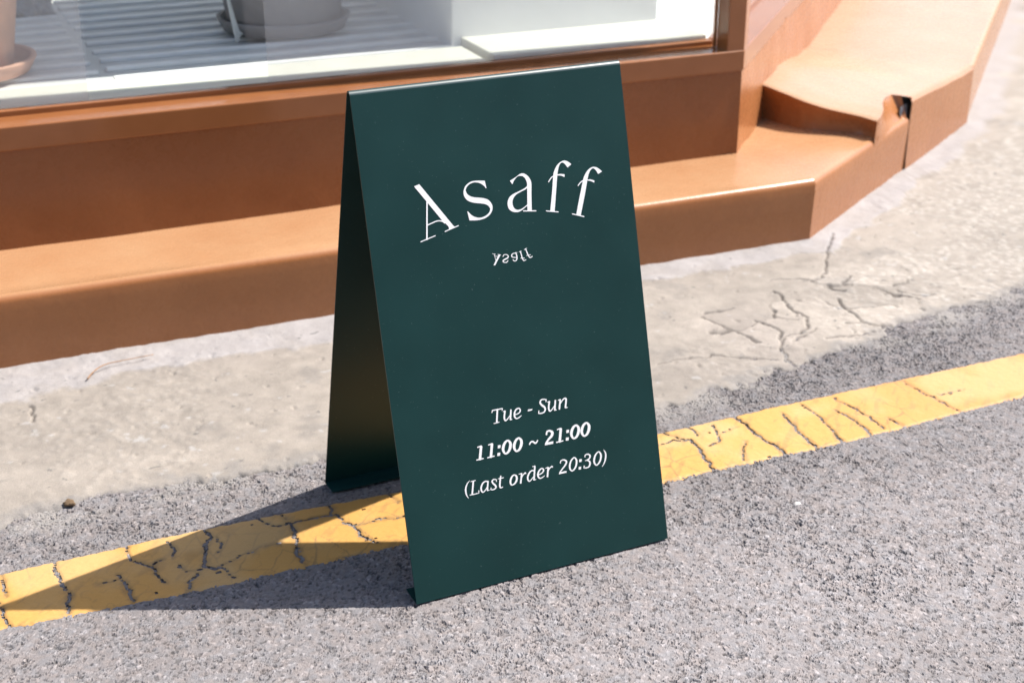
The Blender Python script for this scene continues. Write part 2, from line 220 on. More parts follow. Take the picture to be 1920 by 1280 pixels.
# --- numpy noise
_lat = rng.random((512, 512))
def vnoise(x, y, s, o=0):
    x = x / s + 37.3 * o; y = y / s + 91.7 * o
    xi = np.floor(x).astype(int); yi = np.floor(y).astype(int); fx = x - xi; fy = y - yi
    fx = fx * fx * (3 - 2 * fx); fy = fy * fy * (3 - 2 * fy)
    g = lambda a, b: _lat[a % 512, b % 512]
    return (g(xi, yi) * (1 - fx) + g(xi + 1, yi) * fx) * (1 - fy) + (g(xi, yi + 1) * (1 - fx) + g(xi + 1, yi + 1) * fx) * fy
def fbm(x, y, s, n=4, o=0):
    t = 0; a = .5; w = 0
    for k in range(n):
        t = t + a * vnoise(x, y, s / 2 ** k, o + k); w += a; a *= .55
    return t / w
_j = rng.random((3, 509, 509)) 
def worley(x, y, s, o=0):
    """distance to nearest and second stone centre, random value of nearest stone"""
    x = x / s + 11.1 * o; y = y / s + 23.7 * o
    xi = np.floor(x).astype(int); yi = np.floor(y).astype(int)
    d1 = np.full(x.shape, 9.0); d2 = np.full(x.shape, 9.0); rv = np.zeros(x.shape)
    for dx in (-1, 0, 1):
        for dy in (-1, 0, 1):
            cx, cy = xi + dx, yi + dy
            jx, jy, jr = (_j[k][cx % 509, cy % 509] for k in range(3))
            d = np.hypot(cx + jx - x, cy + jy - y)
            n = d < d1
            d2 = np.where(n, d1, np.minimum(d2, d)); rv = np.where(n, jr, rv); d1 = np.where(n, d, d1)
    return d1, d2, rv
def sstep(a, b, x):
    t = np.clip((x - a) / (b - a), 0, 1); return t * t * (3 - 2 * t)
def catmull(p, sub=6, closed=False):
    p = np.asarray(p, float); n = len(p); out = []
    rngk = range(n) if closed else range(n - 1)
    for i in rngk:
        g = (lambda k: p[k % n]) if closed else (lambda k: p[min(max(k, 0), n - 1)])
        a, b, c, d = g(i - 1), g(i), g(i + 1), g(i + 2)
        for k in range(sub):
            t = k / sub
            out.append(.5 * (2 * b + (c - a) * t + (2 * a - 5 * b + 4 * c - d) * t * t + (3 * b - a - 3 * c + d) * t ** 3))
    if not closed: out.append(p[-1])
    return np.array(out)
def seg_dist(X, Y, pts, width):
    """signed distance to a polyline whose half-width varies (union of tapered capsules)"""
    d = np.full(X.shape, 1e9)
    for (ax, ay, aw), (bx, by, bw) in zip(pts[:-1], pts[1:]):
        vx, vy = bx - ax, by - ay; L = vx * vx + vy * vy + 1e-12
        t = np.clip(((X - ax) * vx + (Y - ay) * vy) / L, 0, 1)
        d = np.minimum(d, np.hypot(X - ax - t * vx, Y - ay - t * vy) - (aw + (bw - aw) * t) * width)
    return d
def spacing(a, b, step, lo, hi, grow=1.16):
    """coordinates: even step between a and b, growing outwards to lo and hi"""
    mid = list(np.arange(a, b, step)); s = step; x = a; L = []
    while x > lo: s *= grow; x -= s; L.append(x)
    s = step; x = mid[-1]; H = []
    while x < hi: s *= grow; x += s; H.append(x)
    return np.array(L[::-1] + mid + H)

# ------------------------------------------------------------------ materials
def mat_new(name):
    m = bpy.data.materials.new(name); m.use_nodes = True
    nt = m.node_tree; nt.nodes.clear()
    out = nt.nodes.new('ShaderNodeOutputMaterial'); b = nt.nodes.new('ShaderNodeBsdfPrincipled')
    nt.links.new(b.outputs[0], out.inputs[0])
    return m, nt, b
def N(nt, typ, **kw):
    n = nt.nodes.new(typ)
    for k, v in kw.items():
        if k in n.inputs: n.inputs[k].default_value = v
        else: setattr(n, k, v)
    return n
def noise(nt, co, scale, detail=4, rough=.55, scale_vec=None):
    if scale_vec is not None:
        mp = N(nt, 'ShaderNodeMapping'); mp.inputs['Scale'].default_value = scale_vec
        nt.links.new(co, mp.inputs['Vector']); co = mp.outputs[0]
    n = N(nt, 'ShaderNodeTexNoise', Scale=scale, Detail=detail, Roughness=rough); nt.links.new(co, n.inputs['Vector'])
    return n.outputs['Fac']
def ramp(nt, fac, stops):
    r = nt.nodes.new('ShaderNodeValToRGB'); nt.links.new(fac, r.inputs[0]); e = r.color_ramp.elements
    while len(e) < len(stops): e.new(.5)
    for el, (p, c) in zip(e, stops): el.position = p; el.color = (*c, 1) if len(c) == 3 else c
    return r.outputs[0]
def mixc(nt, fac, a, b, mode='MIX'):
    m = N(nt, 'ShaderNodeMix'); m.data_type = 'RGBA'; m.blend_type = mode
    for s, v in ((0, fac), (6, a), (7, b)):
        if isinstance(v, (int, float)): m.inputs[s].default_value = v
        elif isinstance(v, tuple): m.inputs[s].default_value = (*v, 1)
        else: nt.links.new(v, m.inputs[s])
    return m.outputs[2]
def bump(nt, b, h, strength, dist):
    n = N(nt, 'ShaderNodeBump', Strength=strength, Distance=dist); nt.links.new(h, n.inputs['Height'])
    nt.links.new(n.outputs[0], b.inputs['Normal']); return n
def objco(nt):
    return N(nt, 'ShaderNodeNewGeometry').outputs['Position']

def m_tone(name, rough, bscale, bdist, spec=.3, fine=(.86, 1.12), fscale=900):
    m, nt, b = mat_new(name)
    at = N(nt, 'ShaderNodeAttribute', attribute_name='tone'); co = objco(nt)
    n = noise(nt, co, fscale, 3, .7)
    g = ramp(nt, n, [(.25, (fine[0],) * 3), (.75, (fine[1],) * 3)])
    nt.links.new(mixc(nt, 1.0, at.outputs['Color'], g, 'MULTIPLY'), b.inputs['Base Color'])
    b.inputs['Roughness'].default_value = rough; b.inputs['Specular IOR Level'].default_value = spec
    bump(nt, b, noise(nt, co, bscale, 4, .65), .5, bdist)
    return m
M = {}
M['asphalt'] = m_tone('asphalt', .85, 700, .0012, .25, (.72, 1.25), 1100)
M['concrete'] = m_tone('concrete', .9, 330, .0020, .2, (.74, 1.26), 520)
M['line_paint'] = m_tone('line_paint', .6, 420, .0006, .35, (.95, 1.05), 300)

def m_enamel(name, lo, hi, lit_top=None):
    m, nt, b = mat_new(name); co = objco(nt)
    big = noise(nt, co, 5, 4, .6); mid = noise(nt, co, 38, 5, .65); fine = noise(nt, co, 240, 3, .6)
    c = ramp(nt, big, [(.3, lo), (.7, hi)])
    scuff = ramp(nt, mid, [(.57, (0, 0, 0)), (.76, (1, 1, 1))])
    c = mixc(nt, mixc(nt, .28, (0, 0, 0), scuff), c, tuple(min(1, v * 1.3) for v in hi))
    chips = ramp(nt, noise(nt, co, 150, 2, .5), [(.745, (0, 0, 0)), (.76, (1, 1, 1))])
    c = mixc(nt, mixc(nt, .5, (0, 0, 0), chips), c, tuple(min(1, v * 1.5 + .03) for v in hi))
    grime = ramp(nt, noise(nt, co, 16, 8, .72), [(.56, (0, 0, 0)), (.72, (1, 1, 1))])
    c = mixc(nt, mixc(nt, .16, (0, 0, 0), grime), c, tuple(v * .62 for v in lo))
    if lit_top:                                                 # up-facing surfaces lightened: sunlit tread put into the colour
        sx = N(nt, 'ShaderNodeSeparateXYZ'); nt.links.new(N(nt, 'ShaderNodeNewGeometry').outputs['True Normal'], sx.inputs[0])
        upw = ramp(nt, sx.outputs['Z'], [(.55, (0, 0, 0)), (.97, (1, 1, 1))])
        c = mixc(nt, mixc(nt, 1.0, upw, ramp(nt, big, [(.3, (.50,) * 3), (.7, (.75,) * 3)]), 'MULTIPLY'), c, lit_top)
    nt.links.new(c, b.inputs['Base Color'])
    nt.links.new(ramp(nt, mid, [(.3, (.24,) * 3), (.75, (.32,) * 3)]), b.inputs['Roughness'])
    b.inputs['Specular IOR Level'].default_value = .42
    bp = bump(nt, b, mid, .14, .003)
    b2 = N(nt, 'ShaderNodeBump', Strength=.12, Distance=.0008); nt.links.new(fine, b2.inputs['Height'])
    nt.links.new(bp.outputs[0], b2.inputs['Normal']); nt.links.new(b2.outputs[0], b.inputs['Normal'])
    return m
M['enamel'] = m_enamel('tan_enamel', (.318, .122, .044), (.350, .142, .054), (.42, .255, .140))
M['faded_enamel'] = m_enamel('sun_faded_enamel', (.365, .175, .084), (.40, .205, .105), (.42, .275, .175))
M['shaded_enamel'] = m_enamel('shaded_enamel', (.215, .076, .026), (.247, .091, .033))  # darker copy of the enamel: front wall's shade put into its colour

def m_frame():
    m, nt, b = mat_new('brown_frame_paint'); co = objco(nt)
    n = noise(nt, co, 14, 3, .5)
    nt.links.new(ramp(nt, n, [(.3, (.250, .094, .033)), (.7, (.278, .108, .040))]), b.inputs['Base Color'])
    b.inputs['Roughness'].default_value = .15
    bump(nt, b, noise(nt, co, 120, 3, .6, (.2, 1, 1)), .15, .001)
    return m
M['frame'] = m_frame()

def m_green(name, spec):
    m, nt, b = mat_new(name); co = objco(nt)
    n = noise(nt, co, 9, 3, .5); peel = noise(nt, co, 900, 2, .5)
    c = ramp(nt, n, [(.3, (.0026, .0270, .0262)), (.7, (.0034, .0325, .0315))])
    dust = ramp(nt, noise(nt, co, 420, 1, .4), [(.765, (0, 0, 0)), (.80, (1, 1, 1))])
    c = mixc(nt, mixc(nt, .30, (0, 0, 0), dust), c, (.25, .3, .3))
    nt.links.new(c, b.inputs['Base Color'])
    nt.links.new(ramp(nt, n, [(.3, (.40,) * 3), (.7, (.44,) * 3)]), b.inputs['Roughness'])
    b.inputs['Specular IOR Level'].default_value = spec
    bump(nt, b, peel, .12, .0006)
    return m
M['green'] = m_green('green_powder_coat', .32); M['green_fold'] = m_green('green_polished_fold', 1.0)

def m_simple(name, col, rough, var=.08, scale=30, bs=.2, bd=.001, spec=.5, bscale=None):
    m, nt, b = mat_new(name); co = objco(nt)
    n = noise(nt, co, scale, 4, .6)
    lo = tuple(c * (1 - var) for c in col); hi = tuple(min(c * (1 + var), 1) for c in col)
    nt.links.new(ramp(nt, n, [(.3, lo), (.7, hi)]), b.inputs['Base Color'])
    b.inputs['Roughness'].default_value = rough; b.inputs['Specular IOR Level'].default_value = spec
    if bs: bump(nt, b, noise(nt, co, bscale or scale * 4, 3, .6), bs, bd)
    return m
M['vinyl'] = m_simple('white_vinyl', (.82, .82, .82), .5, .01, 20, 0)
M['cream'] = m_simple('cream_plaster', (.70, .68, .60), .7, .03, 18, .2, .002)
M['white_wall'] = m_simple('white_wall_paint', (.86, .865, .87), .75, .02, 8, .15, .002)
M['slat'] = m_simple('white_slat', (.93, .92, .90), .35, .06, 12, .1, .001)
M['groove'] = m_simple('pale_grey_backing', (.70, .70, .69), .5, .06, 12, .1, .001)
M['terracotta'] = m_simple('bleached_terracotta', (.66, .37, .24), .85, .18, 14, .3, .002)
M['terra_rim'] = m_simple('terracotta_saucer', (.56, .31, .21), .8, .1, 20, .3, .002)
M['greypot'] = m_simple('grey_clay', (.27, .25, .243), .75, .1, 12, .2, .002)
M['soil'] = m_simple('potting_soil', (.05, .035, .025), .95, .4, 90, .8, .01)
M['cord'] = m_simple('white_cord', (.75, .75, .72), .8, .05, 90, .2, .001)
M['stone'] = m_simple('grey_stone', (.33, .33, .33), .85, .3, 60, .5, .004)
M['twig'] = m_simple('dry_twig', (.30, .17, .09), .8, .25, 120, .3, .001)
M['clod'] = m_simple('dry_clod', (.14, .09, .05), .95, .4, 200, .6, .003)
M['pebble'] = m_simple('pale_pebble', (.42, .40, .38), .7, .12, 200, .3, .001)
M['dark'] = m_simple('rubble_core', (.26, .26, .28), .95, .5, 120, .8, .006)
M['outer'] = m_simple('upper_render', (.55, .50, .44), .9, .05, 8, .2, .003)

def m_glass():
    m = bpy.data.materials.new('window_glass'); m.use_nodes = True; nt = m.node_tree; nt.nodes.clear()
    out = nt.nodes.new('ShaderNodeOutputMaterial')
    tr = N(nt, 'ShaderNodeBsdfTransparent'); tr.inputs[0].default_value = (.975, .99, .985, 1)
    gl = N(nt, 'ShaderNodeBsdfGlossy'); gl.inputs['Roughness'].default_value = .0
    mx = N(nt, 'ShaderNodeMixShader'); ge = N(nt, 'ShaderNodeNewGeometry')
    dot = N(nt, 'ShaderNodeVectorMath', operation='DOT_PRODUCT'); nt.links.new(ge.outputs['Normal'], dot.inputs[0]); nt.links.new(ge.outputs['Incoming'], dot.inputs[1])
    ab = N(nt, 'ShaderNodeMath', operation='ABSOLUTE'); nt.links.new(dot.outputs['Value'], ab.inputs[0])
    om = N(nt, 'ShaderNodeMath', operation='SUBTRACT'); om.inputs[0].default_value = 1.0; nt.links.new(ab.outputs[0], om.inputs[1])
    pw = N(nt, 'ShaderNodeMath', operation='POWER'); pw.inputs[1].default_value = 5.0; nt.links.new(om.outputs[0], pw.inputs[0])
    fr = N(nt, 'ShaderNodeMath', operation='MULTIPLY_ADD'); fr.inputs[1].default_value = .96; fr.inputs[2].default_value = .04; nt.links.new(pw.outputs[0], fr.inputs[0])
    nt.links.new(fr.outputs[0], mx.inputs[0]); nt.links.new(tr.outputs[0], mx.inputs[1]); nt.links.new(gl.outputs[0], mx.inputs[2])
    nt.links.new(mx.outputs[0], out.inputs[0]); return m
M['glass'] = m_glass()
def m_haze():  # pale translucent veil imitating reflected haze on the glass
    m = bpy.data.materials.new('painted_haze'); m.use_nodes = True; nt = m.node_tree; nt.nodes.clear()
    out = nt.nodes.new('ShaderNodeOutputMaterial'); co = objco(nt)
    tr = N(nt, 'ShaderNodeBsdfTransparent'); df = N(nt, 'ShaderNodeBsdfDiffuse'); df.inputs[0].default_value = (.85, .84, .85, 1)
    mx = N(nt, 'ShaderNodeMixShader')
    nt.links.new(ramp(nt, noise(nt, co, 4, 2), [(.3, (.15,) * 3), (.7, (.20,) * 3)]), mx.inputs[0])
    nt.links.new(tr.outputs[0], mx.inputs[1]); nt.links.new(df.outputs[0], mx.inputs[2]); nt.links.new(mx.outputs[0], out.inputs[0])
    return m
M['haze'] = m_haze()

# ------------------------------------------------------------------ ground
def edge_y(x):
    """where the concrete apron ends and the asphalt begins"""
    return np.interp(x, [-6, -1, -.77, -.58, -.2, .1, .3, .46, .6, .84, 1.16, 1.58, 2.4, 4, 9],
                     [.36, .32, .317, .330, .299, .265, .235, .223, .235, .277, .327, .410, .57, .95, 2.2])
# asphalt: stones set in bitumen, worn, with pits between them
xs = spacing(-.92, 1.68, .0021, -9, 10, 1.2); ys = spacing(-.80, .43, .0021, -14, 2.4, 1.2)
X, Y = np.meshgrid(xs, ys)
wx = X + .004 * (vnoise(X, Y, .012, 3) - .5); wy = Y + .004 * (vnoise(X, Y, .012, 5) - .5)
d1, d2, rv = worley(wx, wy, .0078, 1); e1 = d2 - d1            # stones
f1, f2, rv2 = worley(wx, wy, .0043, 2); e2 = f2 - f1           # grit between them
pit = fbm(X, Y, .0075, 3, 21); wear = fbm(X, Y, .22, 4, 40); coarse = sstep(.40, .75, wear)
coarse = np.clip(coarse + .9 * sstep(.12, .24, Y) * (1 - sstep(-.05, .1, Y - edge_y(X))), 0, 1.2)
big = sstep(.70, .78, rv) * sstep(.02, .16, e1)                # a stone standing proud of the fines, flat worn top
h = .0010 * big * (.6 + .6 * coarse) + .0007 * (rv2 - .5) + .0005 * np.clip(1 - f1 * 1.2, 0, 1)
h += .0012 * (fbm(X, Y, .03, 3, 23) - .5)
h -= (.0009 + .0009 * coarse) * (1 - sstep(.03, .16, e1)) * sstep(.42, .62, vnoise(X, Y, .02, 9) + .15 * coarse)
h -= (.0018 + .0010 * coarse) * (1 - sstep(.25, .35, pit))
h += .006 * (fbm(X, Y, .6, 2, 60) - .5)
base = np.array([.214, .195, .193])
stone = .92 + .24 * (rv2 - .5)
stone = stone * (1 - big) + (.88 + .42 * vnoise(X * 0 + rv * 97, Y * 0 + rv * 53, .37, 2)) * big
stone = np.where(rv2 < .06, stone * .6, stone); stone = np.where(rv2 > .96, stone * 1.35, stone)
bit = (1 - sstep(.02, .12, e1)) * .34 * sstep(.4, .6, vnoise(X, Y, .02, 9)) + (1 - sstep(.25, .34, pit)) * .36
tone = base * (stone * (1 - np.clip(bit, 0, .8)))[..., None] * (.90 + .34 * (fbm(X, Y, .5, 4, 77) - .3) + .10 * sstep(-.1, -.5, Y) - .10 * sstep(-.25, .1, Y) * sstep(-.2, .5, X) - .05 * sstep(.05, .2, Y))[..., None]
tint = vnoise(X, Y, .009, 31)[..., None]
tone = tone * (1 + (tint - .5) * np.array([.09, .0, -.07]))
dustm = sstep(.1, -.05, Y - edge_y(X) + .05) * 0 + sstep(-.10, .0, Y - edge_y(X)) * sstep(.4, .7, fbm(X, Y, .06, 3, 88))
tone = tone * (1 - .55 * dustm[..., None]) + np.array([.29, .27, .245]) * .55 * dustm[..., None]
keep = ~((Y[:-1, :-1] > edge_y(X[:-1, :-1]) + .10))
road = link('road', gridmesh('road', np.stack([X, Y, h], -1), keep, tone, smooth=False), M['asphalt']); tag(road, kind='structure')
gx = np.linspace(-700, 700, 41); gy = np.linspace(-700, 700, 41); GX, GY = np.meshgrid(gx, gy)
ground = link('ground', gridmesh('ground', np.stack([GX, GY, GX * 0 - .05], -1), None, np.broadcast_to(base * .9, GX.shape + (3,))), M['asphalt'])
tag(ground, kind='structure')

# painted yellow line: a cracked skin of paint on the asphalt
def line_edges(x):
    top = np.interp(x, [-6, -.79, -.53, -.26, -.11, .415, .734, 1.3, 3, 9], [.20, .1622, .1601, .1456, .1335, .1256, .1257, .1113, .16, .9])
    bot = np.interp(x, [-6, -.81, -.49, -.165, .324, .72, 1.146, 3, 9], [.03, -.0026, -.0278, -.0395, -.0444, -.0605, -.0536, -.01, .73])
    return bot, top
lx = spacing(-.95, 1.75, .0024, -6, 8); vv = np.linspace(0, 1, 84)
LX, VV = np.meshgrid(lx, vv); b_, t_ = line_edges(LX)
LY = b_ + (t_ - b_) * VV
LY += (vnoise(LX, LY, .03, 4) - .5) * .004 * np.where(np.abs(VV - .5) > .49, 1.0, .3) + (vnoise(LX, LY, .006, 6) - .5) * .0025 * (np.abs(VV - .5) > .49)
jx = LX + .007 * (vnoise(LX, LY, .014, 12) - .5) + .004 * (vnoise(LX, LY, .005, 13) - .5)
jy = LY + .007 * (vnoise(LX, LY, .014, 14) - .5) + .004 * (vnoise(LX, LY, .005, 15) - .5)
crack = np.full(LX.shape, 1.0)
for w, pts in LINE_CRACKS:
    p = np.array(pts); m = (LX > p[:, 0].min() - .03) & (LX < p[:, 0].max() + .03)
    n = len(pts); ww = [w * .00034 * (.7 if k in (0, n - 1) else 1.0) for k in range(n)]
    crack[m] = np.minimum(crack[m], seg_dist(jx[m], jy[m], [(a[0], a[1], r) for a, r in zip(pts, ww)], 1.0))
hair = np.abs(fbm(LX, LY, .09, 4, 140) - .5)
lz = .0026 + .006 * (fbm(LX, LY, .6, 2, 60) - .5) + .0006 * (vnoise(LX, LY, .02, 33) - .5) + .0005 * (vnoise(LX, LY, .006, 34) - .5)
lz -= .0012 * (1 - sstep(0, .006, crack)); rim = np.minimum(VV, 1 - VV) * .17
lz -= .0042 * (1 - sstep(-.001, .0075, rim + .006 * (fbm(LX, LY, .012, 3, 260) - .5)))
c1, c2, cr = worley(LX * 1.0 + .012 * (fbm(LX, LY, .05, 3, 240) - .5), LY * .7 + .02 * (fbm(LX, LY, .05, 3, 241) - .5), .062, 7)
fine = (1 - sstep(.012, .035, c2 - c1)) * sstep(.42, .58, fbm(LX, LY, .16, 3, 243))
yel = np.array([.495, .268, .074]); ora = np.array([.485, .228, .070])
k = sstep(.55, 1.25, LX + .15 * (fbm(LX, LY, .2, 3, 18) - .5))[..., None]
lt = yel * (1 - k) + ora * k
dirt = np.clip(.55 * (1 - sstep(.0, .010, crack)) + .6 * fine + .35 * sstep(.58, .75, fbm(LX * .7 + LY * .7, (LY - LX) * 3, .05, 4, 200)) + .3 * (1 - sstep(0, .012, hair)) * sstep(.5, .65, fbm(LX, LY, .3, 2, 210)), 0, .8)[..., None]
lt = lt * (1 - dirt) + np.array([.21, .13, .06]) * dirt
dkc = ((1 - sstep(-.0004, .0010, crack)) * .85)[..., None]; lt = lt * (1 - dkc) + np.array([.05, .045, .045]) * dkc
pale = sstep(.42, .7, fbm(LX, LY, .12, 3, 220))[..., None] * .5
lt = lt * (1 - pale) + np.array([.50, .34, .165]) * pale
wornoff = (fbm(LX, LY, .016, 3, 230) < .115) | ((rim < .002) & (vnoise(LX, LY, .008, 41) < .2))
ck = (crack > 0) & ~wornoff
keep = ck[:-1, :-1] & ck[1:, :-1] & ck[:-1, 1:] & ck[1:, 1:]
line = link('road_marking', gridmesh('road_marking', np.stack([LX, LY, lz], -1), keep, lt), M['line_paint']); tag(line, kind='structure')

# concrete apron with a pale mortar fillet against the ledge
P1 = np.array([1.302, .870]); P2 = np.array([2.398, 1.543]); D1 = np.array([.99932, -.03700]); D2 = (P2 - P1) / np.linalg.norm(P2 - P1)
D3 = np.array([.7239, .6899]); L2 = float(np.linalg.norm(P2 - P1))
def face_y(x):
    return np.where(x < P1[0], P1[1] + (x - P1[0]) * D1[1] / D1[0], np.where(x < P2[0], P1[1] + (x - P1[0]) * D2[1] / D2[0], P2[1] + (x - P2[0]) * D3[1] / D3[0]))
xs = spacing(-.95, 2.0, .0036, -6, 8, 1.06); ys = spacing(.19, .97, .0036, .05, 8.5, 1.05)
X, Y = np.meshgrid(xs, ys)
EY = edge_y(X) + .07 * (fbm(X, Y, .12, 4, 300) - .5) + .05 * (fbm(X, Y, .035, 4, 310) - .5)
ins = Y - EY
fy = face_y(X); slope = np.where(X < P1[0], 1.0, np.where(X < P2[0], .852, .724)); gap = (fy - Y) * slope
z = .0065 * sstep(-.004, .012, ins) - .03 * (1 - sstep(-.012, .001, ins))
rough_zone = sstep(.45, .65, fbm(X, Y, .5, 3, 320) + .25 * sstep(1.2, 2.0, X))
z += .010 * (fbm(X, Y, .7, 3, 330) - .5) + .0034 * (fbm(X, Y, .04, 4, 340) - .5) * (1 + rough_zone)
w1, w2, wr = worley(X, Y, .017, 4)
z += .0016 * rough_zone * np.clip(1 - w1 * 1.6, 0, 1) * (wr > .45)
z -= .0030 * (fbm(X, Y, .02, 2, 350) < .15)
mort_w = np.where(X < P1[0], .13 + .10 * (fbm(X, Y, .35, 3, 360) - .5), .075 + .06 * (fbm(X, Y, .25, 3, 361) - .5)) * np.where((X > .25) & (X < 1.3), .55, 1.0)
mort = sstep(-.008, .006, mort_w - gap + .07 * (fbm(X, Y, .06, 4, 362) - .5))
z += mort * (.002 + .003 * (1 - sstep(0, .04, gap)) + .002 * (fbm(X, Y, .03, 3, 363) - .5))
jx = X + .012 * (vnoise(X, Y, .03, 50) - .5) + .006 * (vnoise(X, Y, .01, 51) - .5); jy = Y + .012 * (vnoise(X, Y, .03, 52) - .5) + .006 * (vnoise(X, Y, .01, 53) - .5)
ccr = np.full(X.shape, 1.0)
for w, pts in CONCRETE_CRACKS:
    p = np.array(pts); m = (X > p[:, 0].min() - .05) & (X < p[:, 0].max() + .05) & (Y > p[:, 1].min() - .05) & (Y < p[:, 1].max() + .05)
    ccr[m] = np.minimum(ccr[m], seg_dist(jx[m], jy[m], [(a[0], a[1], w * .00055) for a in pts], 1.0))
pz = np.exp(-(((X - 1.05) / .42) ** 2 + ((Y - .50) / .22) ** 2) * 1.2)
q1, q2, qr = worley(X * .8 + .05 * (fbm(X, Y, .07, 4, 460) - .5), Y + .05 * (fbm(X, Y, .07, 4, 461) - .5), .125, 9)
ccr = np.minimum(ccr, np.where((pz > .52) & (fbm(X, Y, .1, 2, 462) > .50), (q2 - q1) * .06 - .0006, 1.0))
z -= .006 * (1 - sstep(-.001, .0035, ccr)); z += .004 * (qr - .5) * sstep(.3, .6, pz)
con = np.array([.250, .220, .190])
t = con * (.66 + .40 * fbm(X, Y, .30, 5, 370) + .36 * fbm(X, Y, .028, 4, 371))[..., None]
streak = fbm(X * .35 + Y * .1, Y * 2.2, .12, 4, 380)
t = t * (.90 + .22 * streak)[..., None]
warm = sstep(.5, .8, fbm(X, Y, .45, 3, 390))[..., None] * .35
t = t * (1 - warm) + np.array([.295, .256, .232]) * warm
pp = np.array([(.98, .62), (1.12, .62), (1.03, .33), (.86, .36)])
agg = (rough_zone * np.clip(1.3 - w1 * 1.8, 0, 1) * (.25 + .6 * sstep(.8, 1.5, X)))[..., None] * .6
t = t * (1 - agg) + (np.array([.22, .195, .17]) + (wr[..., None] ** 1.5) * np.array([.22, .215, .20])) * agg
t = t * (1 + .30 * (qr - .42) * sstep(.3, .55, pz))[..., None]
spot = sstep(.76, .83, fbm(X, Y, .025, 3, 400))[..., None] * .35; t = t * (1 - spot) + .40 * spot
dk = sstep(.66, .8, fbm(X, Y, .09, 4, 410))[..., None] * .4; t = t * (1 - dk) + np.array([.16, .148, .138]) * dk
mt = np.array([.300, .279, .272]) * (.84 + .32 * fbm(X, Y, .04, 4, 420))[..., None]
mm = (mort * (.75 + .25 * sstep(.3, .6, fbm(X, Y, .08, 3, 430))))[..., None]; t = t * (1 - mm) + mt * mm
ed = ((1 - sstep(.0, .035, ins + .06 * (fbm(X, Y, .04, 4, 440) - .5))) * .6)[..., None]; t = t * (1 - ed) + np.array([.19, .178, .17]) * ed
cd = ((1 - sstep(-.001, .0032, ccr)) * .8)[..., None]; t = t * (1 - cd) + np.array([.07, .06, .055]) * cd
pits = (fbm(X, Y, .016, 2, 450) < .12)[..., None] * .6; t = t * (1 - pits) + .08 * pits
kv = (ins > -.02) & (gap > -.25)
keep = kv[:-1, :-1] & kv[1:, :-1] & kv[:-1, 1:] & kv[1:, 1:]
apron = link('pavement', gridmesh('pavement', np.stack([X, Y, z], -1), keep, t), M['concrete']); tag(apron, kind='structure')
del X, Y, LX, LY

# ------------------------------------------------------------------ painted concrete ledge along the foot of the building
ZA, ZB = .168, .202
ledge = empty('ledge', (P1[0], P1[1], 0)); tag(ledge, 'glossy tan-brown painted concrete ledge bending round the shop corner, broken at the bend', 'ledge')
WC = np.array([1.245, 1.139]); DW = np.array([.7050, .7092])     # wall corner and direction of the slanted wall
def n3(*a): return np.array(a, float)
def wob(p, k, s=.35): return float(vnoise(np.array(p[0] * 1.0), np.array(p[1] * 1.0 + p[2]), s, k) - .5)
def ledge_section(name, outer, inner, zt, s_list, jog=.004, mat='enamel'):
    """outer(s), inner(s): plan points; vertical face, rounded nose, flat top"""
    r = .017; rows = []
    for s in s_list:
        o = np.array(outer(s)); i = np.array(inner(s)); n = (i - o); Ld = np.linalg.norm(n); n = n / Ld; zt_ = zt(s) if callable(zt) else zt
        prof = [(.005, -.04), (.004, .03), (.002, .09), (0, zt_ - r - .02), (0, zt_ - r)]
        for k in range(1, 7):
            a = k / 6 * math.pi / 2; prof.append((r * (1 - math.cos(a)), zt_ - r + r * math.sin(a)))
        for q_ in (.12, .3, .5, .7, .9, 1.0): prof.append((r + (Ld - r) * q_, zt_ + .004 * q_))
        row = []
        for (tt, zz) in prof:
            p = n3(o[0] + n[0] * tt, o[1] + n[1] * tt, zz)
            w = wob(p, 70) * jog * 1.6 + wob(p, 71, .07) * jog * .5
            if tt < .016: p[:2] -= n * w * .3
            else: p[2] += w
            row.append(p)
        rows.append(row)
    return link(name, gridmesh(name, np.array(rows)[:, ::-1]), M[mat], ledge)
m1 = np.array([-.265, 1.010])
x_out = np.concatenate([np.linspace(-5, -1, 12), np.arange(-.97, 1.302, .03), [1.302]])
ledge_section('front_section', lambda x: (x, P1[1] + (x - P1[0]) * D1[1] / D1[0]),
              lambda x: (min(x, 1.302 - .265 * .33 * sstep(1.0, 1.302, x)), P1[1] + (x - P1[0]) * D1[1] / D1[0] + .335), ZA, x_out)
dout = lambda s: P1 + D2 * s
dwal = lambda s: WC + DW * (s * .91) + np.array([-.03, .03])
ledge_section('angled_section', dout, lambda s: dwal(s) if s > .02 else P1 + m1 * .33, ZA, np.linspace(0, .692, 26))
